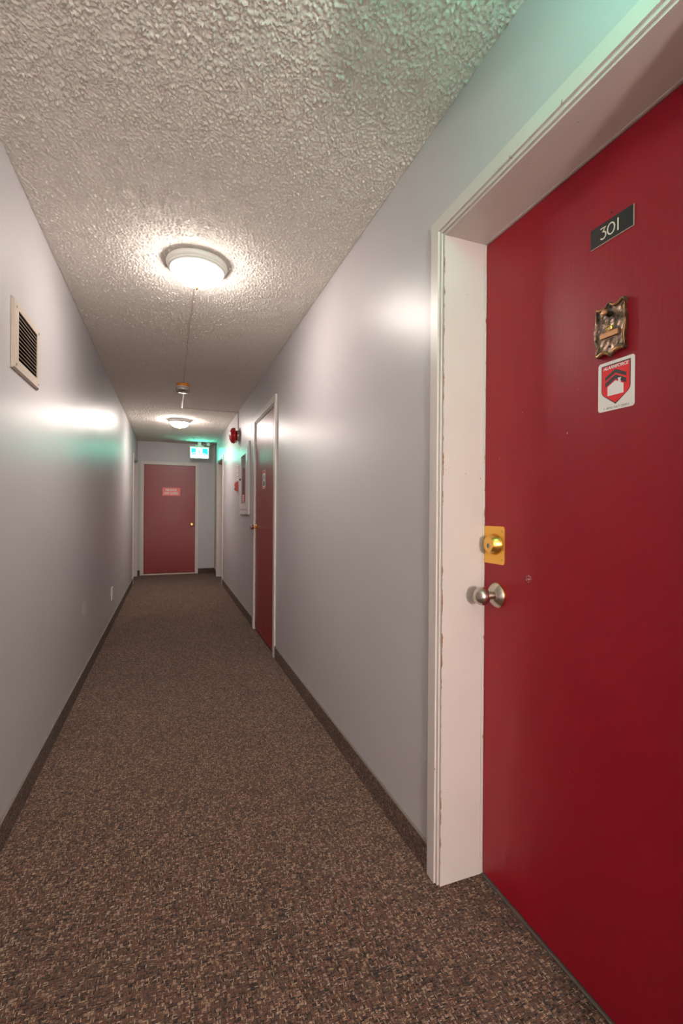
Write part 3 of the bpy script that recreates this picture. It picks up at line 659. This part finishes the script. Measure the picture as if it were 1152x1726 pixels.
for ch in lamps[1].children:
    if ch.name.startswith('glass_bowl'):
        ch.data = ch.data.copy(); ch.data.materials[0] = MATS['lamp_glass_far']
gx, gy, gz = FILL_POS  # assumed globe lamp, added to brighten the corridor from behind
gl = empty('fill_lamp', (gx, YB, gz-0.12)); tag(gl, 'added white globe fill lamp behind the viewpoint, out of the picture', 'light')
MB().lathe([(0, 0.0006), (0.055, 0.0006), (0.053, 0.012), (0.020, 0.024), (0.0, 0.026)], (gx, YB, gz-0.15), (0, 1, 0), 32).build('wall_cup', 'white_enamel', gl, 40)
MB().tube([(gx, YB+0.022, gz-0.15), (gx, YB+0.10, gz-0.165), (gx, gy-0.02, gz-0.165), (gx, gy, gz-0.147)], 0.008, 12).build('arm', 'white_enamel', gl, 40)
MB().lathe([(0, 0.146), (0.030, 0.145), (0.034, 0.118), (0.0, 0.114)], (gx, gy, gz), (0, 0, -1), 24).build('holder', 'white_enamel', gl, 40)
MB().lathe([(0.0, -0.110)] + [(0.110*math.cos(math.radians(t)), 0.110*math.sin(math.radians(t))) for t in range(-80, 81, 10)] + [(0.0, 0.110)], (gx, gy, gz), (0, 0, 1), 32).build('globe', 'fill_lamp_glow', gl, 60)

# ---------------------------------------------------------------- exit signs
def make_exit():
    root = empty('exit_sign', (0, 0, 0)); w2, h0, h1 = 0.171, -0.31, -0.082       # hangs from the ceiling, face towards -y
    mb = MB(); fr_ = lambda u, w, z: (u, -w, z)
    mb.box((-w2, 0.0, h0), (w2, 0.050, h1), 0.006)
    body = mb.build('housing', 'white_plastic', root)
    mb = MB()
    for a, b_ in (((-w2, -0.012, h1-0.028), (w2, -0.0005, h1)), ((-w2, -0.012, h0), (w2, -0.0005, h0+0.022)), ((-w2, -0.012, h0+0.0225), (-w2+0.02, -0.0005, h1-0.0285)), ((w2-0.02, -0.012, h0+0.0225), (w2, -0.0005, h1-0.0285))): mb.box(a, b_, 0.002)
    mb.build('bezel', 'white_plastic', root)
    u0, u1, z0, z1 = -w2+0.021, w2-0.021, h0+0.0235, h1-0.0295
    g = lambda a, b_: (u0+a*(u1-u0), z0+b_*(z1-z0))
    mb = MB(); poly(mb, fr_, [g(0, 0), g(1, 0), g(1, 1), g(0, 1)], 0.0006, 0.002); face = mb.build('lit_panel', 'sign_glow', root)
    for pts, m_ in (([(0.02, 0.98), (0.31, 0.98), (0.305, 0.52), (0.16, 0.52), (0.02, 0.36)], 'sign_teal'), ([(0.66, 0.98), (0.99, 0.98), (0.99, 0.25), (0.80, 0.46), (0.67, 0.46)], 'sign_teal'),
                    ([(0.16, 0.50), (0.305, 0.50), (0.305, 0.26), (0.05, 0.26), (0.04, 0.35)], 'sign_pale'), ([(0.68, 0.44), (0.80, 0.44), (0.97, 0.25), (0.72, 0.25)], 'sign_pale')):
        mb = MB(); poly(mb, fr_, [g(*p) for p in pts], 0.0022, 0.0030); mb.build('green_panel', m_, face)  # lower ends cut and paled to paint in the overexposed glow
    mb = MB()
    poly(mb, fr_, [g(0.43+0.03*math.cos(k*math.pi/5), 0.84+0.055*math.sin(k*math.pi/5)) for k in range(10)], 0.0022, 0.003)
    poly(mb, fr_, [g(0.41, 0.70), (g(0.50, 0.74)), g(0.545, 0.52), g(0.50, 0.44)], 0.0022, 0.003)
    for ps in ([(0.47, 0.71), (0.55, 0.72), (0.62, 0.62)], [(0.43, 0.69), (0.36, 0.60), (0.31, 0.58)], [(0.53, 0.50), (0.56, 0.36), (0.64, 0.24)], [(0.51, 0.48), (0.45, 0.36), (0.40, 0.20)]):
        stroke(mb, fr_, [g(*p) for p in ps], 0.010, 0.0022, 0.003)
    mb.build('running_figure', 'sign_teal', face)
    MB().box((-0.072, 0.006, h1), (0.072, 0.044, h1+0.022), 0.003).build('mount_bracket', 'white_plastic', root)
    MB().box((-0.030, 0.008, h1+0.0222), (0.030, 0.042, -0.002), 0.003).build('canopy', 'white_plastic', root)
    return root
ex = make_exit(); ex.location = (0.508, 8.79, H-0.001)
tag(ex, 'lit green running man exit sign hanging before the end wall', 'exit sign', 'exit signs')
ex2 = copy_tree(ex); ex2.location = (0.50, 0.34, H-0.001); ex2.rotation_euler = (0, 0, math.pi)
tag(ex2, 'lit green exit sign overhead by door 301, out of the picture', 'exit sign', 'exit signs')
# conduit box and pipe feeding the far sign
jb = empty('conduit_box', (0.665, 8.84, H-0.03)); tag(jb, 'small metal conduit box on the ceiling beside the exit sign', 'conduit box')
MB().box((0.640, 8.815, H-0.062), (0.690, 8.865, H-0.004), 0.004).build('box', 'white_plastic', jb)
MB().tube([(0.541, 8.84, H-0.034), (0.6395, 8.84, H-0.034)], 0.009, 12).build('pipe', 'grey_metal', jb, 40)
MB().tube([(0.6905, 8.84, H-0.034), (0.715, 8.84, H-0.034), (0.722, 8.84, H-0.030), (0.725, 8.84, H-0.006)], 0.009, 12).build('elbow', 'grey_metal', jb, 40)

# ---------------------------------------------------------------- smoke detector and its wiring
DX, DY = 0.117, 4.84
sd = empty('smoke_detector', (DX, DY, H-0.0036)); tag(sd, 'round smoke detector with orange band on the ceiling', 'smoke detector')
MB().lathe([(0, 0), (0.060, 0), (0.061, 0.003), (0.061, 0.024), (0.059, 0.026), (0, 0.026)], (DX, DY, H-0.004), (0, 0, -1), 40).build('orange_band', 'orange_plastic', sd, 40)
MB().lathe([(0, 0.0262), (0.063, 0.0262), (0.064, 0.031), (0.061, 0.034), (0.056, 0.036), (0.056, 0.058), (0.050, 0.060), (0.047, 0.050), (0.0, 0.049)], (DX, DY, H-0.004), (0, 0, -1), 40).build('body', 'white_plastic', sd, 40)
MB().lathe([(0.0645, 0.034), (0.0645, 0.066), (0.058, 0.076), (0.030, 0.080), (0.0, 0.080), (0.0, 0.0785), (0.030, 0.0785), (0.057, 0.0748), (0.063, 0.0655), (0.063, 0.034), (0.0645, 0.034)], (DX, DY, H-0.004), (0, 0, -1), 40, False).build('clear_cover', 'clear_plastic', sd, 40)
MB().lathe([(0, 0.0605), (0.022, 0.0605), (0.024, 0.064), (0.016, 0.071), (0.0, 0.072)], (DX, DY, H-0.004), (0, 0, -1), 24).build('sensor_head', 'grey_metal', sd, 40)
cz = H-0.0065
wy = np.linspace(2.72, DY-0.066, 26)
wr = tag(MB().tube([(0.121+0.0025*math.sin(y*7)+0.002*math.sin(y*17), y, cz+0.001*math.sin(y*23)) for y in wy], 0.0022, 8).build('ceiling_wire', 'wire_brown', None, 60), 'thin brown wire on the ceiling from nearer light to detector', 'wire')
rc = empty('wire_raceway', (0.13, DY+0.07, cz)); tag(rc, 'thin raceway from the smoke detector across to the red bell', 'raceway')
MB().box((DX+0.010, DY+0.067, H-0.0115), (DX+0.024, 5.950, H-0.0035), 0.002).build('channel', 'raceway', rc)
MB().box((DX+0.0245, 5.938, H-0.0105), (XR-0.0105, 5.950, H-0.0035), 0.002).build('channel', 'wire_brown', rc)
MB().box((XR-0.0100, 5.876, 2.192), (XR-0.0005, 5.892, H-0.004), 0.002).build('channel', 'raceway_grey', rc)
MB().box((XR-0.0100, 5.893, H-0.0105), (XR-0.0005, 5.950, H-0.0040), 0.002).build('channel', 'wire_brown', rc)

# ---------------------------------------------------------------- fire bell, pull station, notice, cabinet
BY, BZ = 5.865, 2.125
bl = empty('fire_bell', (XR, BY, BZ)); tag(bl, 'round red fire alarm bell high on the right wall', 'fire bell')
MB().lathe([(0, 0.0005), (0.066, 0.0005), (0.067, 0.004), (0.063, 0.020), (0.060, 0.022), (0, 0.022)], (XR, BY, BZ), (-1, 0, 0), 40).build('back_box', 'grey_metal', bl, 35)
MB().lathe([(0, 0.0222), (0.064, 0.0222), (0.066, 0.026), (0.058, 0.034), (0.060, 0.040), (0.045, 0.046), (0, 0.046)], (XR, BY, BZ), (-1, 0, 0), 40).build('mount_flange', 'alarm_red_rim', bl, 35)
MB().lathe([(0.045, 0.0465), (0.096, 0.0465), (0.099, 0.050), (0.099, 0.062), (0.094, 0.082), (0.080, 0.098), (0.055, 0.109), (0.025, 0.113), (0, 0.1135)], (XR, BY, BZ), (-1, 0, 0), 48).build('gong', 'alarm_red', bl, 50)
MB().lathe([(0, 0.1136), (0.010, 0.1136), (0.010, 0.118), (0.005, 0.122), (0, 0.1225)], (XR, BY, BZ), (-1, 0, 0), 16).build('centre_bolt', 'grey_metal', bl, 40)
MB().box((XR-0.0445, BY-0.016, BZ-0.085), (XR-0.0225, BY+0.016, BZ-0.0665), 0.003).build('striker', 'grey_metal', bl)

ps = empty('fire_pull_station', (XR, 5.925, 1.49)); tag(ps, 'small red fire alarm pull station on the right wall', 'pull station')
mb = MB(); mb.prism([(XR-0.0005, 1.435), (XR-0.020, 1.437), (XR-0.035, 1.462), (XR-0.035, 1.530), (XR-0.022, 1.552), (XR-0.0005, 1.555)], 1, 5.880, 5.970, 0.003); mb.build('body', 'pull_red', ps)
MB().box((XR-0.041, 5.895, 1.478), (XR-0.0352, 5.955, 1.494), 0.002).build('pull_bar', 'sign_white', ps)
MB().lathe([(0, 0.0352), (0.005, 0.0352), (0.005, 0.043), (0, 0.044)], (XR, 5.925, 1.462), (-1, 0, 0), 12).build('lock', 'grey_metal', ps, 40)
nt_ = empty('fire_notice', (XR, 5.92, 1.575)); tag(nt_, 'white notice with red print above the red pull station', 'notice')
mb = MB(); poly(mb, fr1, [(-5.985, 1.572), (-5.855, 1.572), (-5.855, 1.762), (-5.985, 1.762)], 0.0005, 0.002); mb.build('card', 'sticker_white', nt_)
for k, (z, h_, m_, ua, ub) in enumerate(((1.742, 0.014, 'sign_red', -5.975, -5.865), (1.716, 0.014, 'sign_red', -5.968, -5.872), (1.690, 0.010, 'sign_red', -5.975, -5.875), (1.664, 0.010, 'ink_grey', -5.972, -5.868), (1.640, 0.009, 'sign_red', -5.970, -5.880), (1.616, 0.009, 'ink_grey', -5.975, -5.870), (1.592, 0.008, 'sign_red', -5.965, -5.875))):
    mb = MB(); poly(mb, fr1, [(ua, z-h_/2), (ub, z-h_/2), (ub, z+h_/2), (ua, z+h_/2)], 0.0021, 0.0025); mb.build('print_line', m_, nt_)

cb = empty('extinguisher_cabinet', (XR, 5.30, 1.145)); tag(cb, 'white recessed fire extinguisher cabinet with narrow glass pane', 'cabinet')
y0, y1, z0, z1 = 4.972, 5.628, 1.146, 1.940
mb = MB()
for a, b_ in (((XR-0.016, y0, z0), (XR-0.0005, y0+0.062, z1)), ((XR-0.016, y1-0.062, z0), (XR-0.0005, y1, z1)), ((XR-0.016, y0+0.0622, z0), (XR-0.0005, y1-0.0622, z0+0.052)), ((XR-0.016, y0+0.0622, z1-0.058), (XR-0.0005, y1-0.0622, z1))): mb.box(a, b_, 0.003)
mb.build('frame', 'cabinet_white', cb)
gy0, gy1, gz0, gz1 = 5.150, 5.485, 1.282, 1.815
da, dbb, dc, dd = y0+0.0645, y1-0.0645, z0+0.0545, z1-0.0605
mb = MB()
for a, b_ in (((XR-0.020, da, dc), (XR-0.002, gy0, dd)), ((XR-0.020, gy1, dc), (XR-0.002, dbb, dd)), ((XR-0.020, gy0+0.0002, dc), (XR-0.002, gy1-0.0002, gz0)), ((XR-0.020, gy0+0.0002, gz1), (XR-0.002, gy1-0.0002, dd))): mb.box(a, b_, 0.002)
cdoor = mb.build('cabinet_door', 'cabinet_white', cb)
MB().box((XR-0.015, gy0+0.0005, gz0+0.0005), (XR-0.012, gy1-0.0005, gz1-0.0005)).build('glass_pane', 'pane_glass', cdoor)
mb = MB()
for a, b_ in (((XR-0.0225, gy0-0.006, gz0-0.006), (XR-0.0202, gy0, gz1+0.006)), ((XR-0.0225, gy1, gz0-0.006), (XR-0.0202, gy1+0.006, gz1+0.006)), ((XR-0.0225, gy0, gz1), (XR-0.0202, gy1, gz1+0.006)), ((XR-0.0225, gy0, gz0-0.006), (XR-0.0202, gy1, gz0))): mb.box(a, b_)
mb.build('pane_bead', 'grey_metal', cdoor)
MB().lathe([(0, 0.0202), (0.012, 0.0202), (0.012, 0.026), (0.008, 0.034), (0, 0.035)], (XR, 5.527, 1.555), (-1, 0, 0), 16).build('latch', 'slot_dark', cdoor, 40)
mb = MB()
for a, b_ in (((XR+0.15, CAB[0]+0.002, CAB[2]+0.002), (XR+0.153, CAB[1]-0.002, CAB[3]-0.002)), ((XR+0.001, CAB[0]+0.002, CAB[2]+0.002), (XR+0.149, CAB[0]+0.005, CAB[3]-0.002)), ((XR+0.001, CAB[1]-0.005, CAB[2]+0.002), (XR+0.149, CAB[1]-0.002, CAB[3]-0.002)),
              ((XR+0.001, CAB[0]+0.0055, CAB[2]+0.002), (XR+0.149, CAB[1]-0.0055, CAB[2]+0.005)), ((XR+0.001, CAB[0]+0.0055, CAB[3]-0.005), (XR+0.149, CAB[1]-0.0055, CAB[3]-0.002))): mb.box(a, b_)
mb.build('tub', 'cabinet_white', cb)
lb = MB(); poly(lb, fr1, [(-5.395, 1.288), (-5.265, 1.288), (-5.265, 1.372), (-5.395, 1.372)], 0.0152, 0.0156); lb = lb.build('label', 'sign_red', cdoor)
for z in (1.360, 1.340, 1.320, 1.300):
    mb = MB(); poly(mb, fr1, [(-5.385, z-0.005), (-5.275, z-0.005), (-5.275, z+0.004), (-5.385, z+0.004)], 0.0158, 0.0160); mb.build('print_line', 'sign_white', lb)

# ---------------------------------------------------------------- left wall: vent grille, outlet, patch
vg = empty('vent_grille', (XL, 2.17, 1.705)); tag(vg, 'beige metal vent grille with horizontal slats on the left wall', 'vent')
a0, a1, b0, b1 = 1.992, 2.345, 1.702, 1.962
i0, i1, j0, j1 = 2.044, 2.302, 1.742, 1.928
mb = MB()
fo = [(a0, b0), (a1, b0), (a1, b1), (a0, b1)]; fm = [(a0+0.006, b0+0.006), (a1-0.006, b0+0.006), (a1-0.006, b1-0.006), (a0+0.006, b1-0.006)]; fi = [(i0, j0), (i1, j0), (i1, j1), (i0, j1)]
t = bmesh.new()
rg = [[t.verts.new((XL+w, *q)) for q in s_] for s_, w in ((fo, 0.0006), (fo, 0.005), (fm, 0.011), (fi, 0.0125), (fi, 0.0110), (fo, 0.0006))][:5]
for A, B in zip(rg, rg[1:]):
    for i in range(4): t.faces.new((A[i], A[(i+1) % 4], B[(i+1) % 4], B[i]))
mb.merge(t); mb.build('frame', 'vent_beige', vg)
sl_me = None
n_sl = 11; pitch = (j1-j0)/(n_sl+1)
for k in range(n_sl):
    z = j0+pitch*(k+1)
    if sl_me is None:
        t = bmesh.new(); L_ = (i1-i0)/2-0.0006
        prof = [(0.0105, -0.0012), (0.0118, 0.0002), (0.0105, 0.0014), (0.0020, 0.0112), (0.0012, 0.0104)]
        A = [t.verts.new((x, -L_, zz)) for x, zz in prof]; B = [t.verts.new((x, L_, zz)) for x, zz in prof]
        t.faces.new(A); t.faces.new(B)
        for i in range(5): t.faces.new((A[i], A[(i+1) % 5], B[(i+1) % 5], B[i]))
        bmesh.ops.recalc_face_normals(t, faces=list(t.faces)); sl_me = bpy.data.meshes.new('slat'); t.to_mesh(sl_me); t.free(); sl_me.materials.append(MATS['vent_beige'])
    o = bpy.data.objects.new('slat', sl_me); COL.objects.link(o); o.location = (XL, (i0+i1)/2, z); attach(o, vg)
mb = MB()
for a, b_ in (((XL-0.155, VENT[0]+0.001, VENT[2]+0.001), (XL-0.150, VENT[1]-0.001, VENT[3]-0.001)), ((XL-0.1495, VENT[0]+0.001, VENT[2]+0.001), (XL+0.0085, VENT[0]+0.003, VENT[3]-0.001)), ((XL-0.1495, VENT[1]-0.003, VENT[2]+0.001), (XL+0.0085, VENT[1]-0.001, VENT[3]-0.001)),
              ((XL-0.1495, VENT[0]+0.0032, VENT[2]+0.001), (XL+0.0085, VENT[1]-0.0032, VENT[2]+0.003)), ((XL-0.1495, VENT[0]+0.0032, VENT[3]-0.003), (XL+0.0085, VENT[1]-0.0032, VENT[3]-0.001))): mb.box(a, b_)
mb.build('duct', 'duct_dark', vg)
for yy, zz in ((2.022, 1.935), (2.326, 1.942), (2.022, 1.722), (2.326, 1.724)):
    MB().lathe([(0, 0.0122), (0.0055, 0.0122), (0.0045, 0.0142), (0, 0.0148)], (XL, yy, zz), (1, 0, 0), 14).build('screw', 'grey_metal', vg, 40)
ol = empty('wall_outlet', (XL, 5.20, 0.27)); tag(ol, 'small white outlet cover low on the left wall', 'outlet')
MB().box((XL+0.0005, 5.145, 0.272), (XL+0.011, 5.255, 0.398), 0.003).build('cover', 'outlet_white', ol)
for zz in (0.305, 0.365): MB().box((XL+0.0112, 5.183, zz-0.014), (XL+0.013, 5.217, zz+0.014), 0.0006).build('socket', 'white_plastic', ol)
mb = MB(); poly(mb, frL, [(3.590+0.075*math.cos(k*math.pi/8), 0.505+0.047*math.sin(k*math.pi/8)) for k in range(16)], 0.0002, 0.0010)  # oval a little paler than the wall paint
tag(mb.build('pale_patch', 'patch_grey'), 'pale oval patch low on the left wall', 'patch')
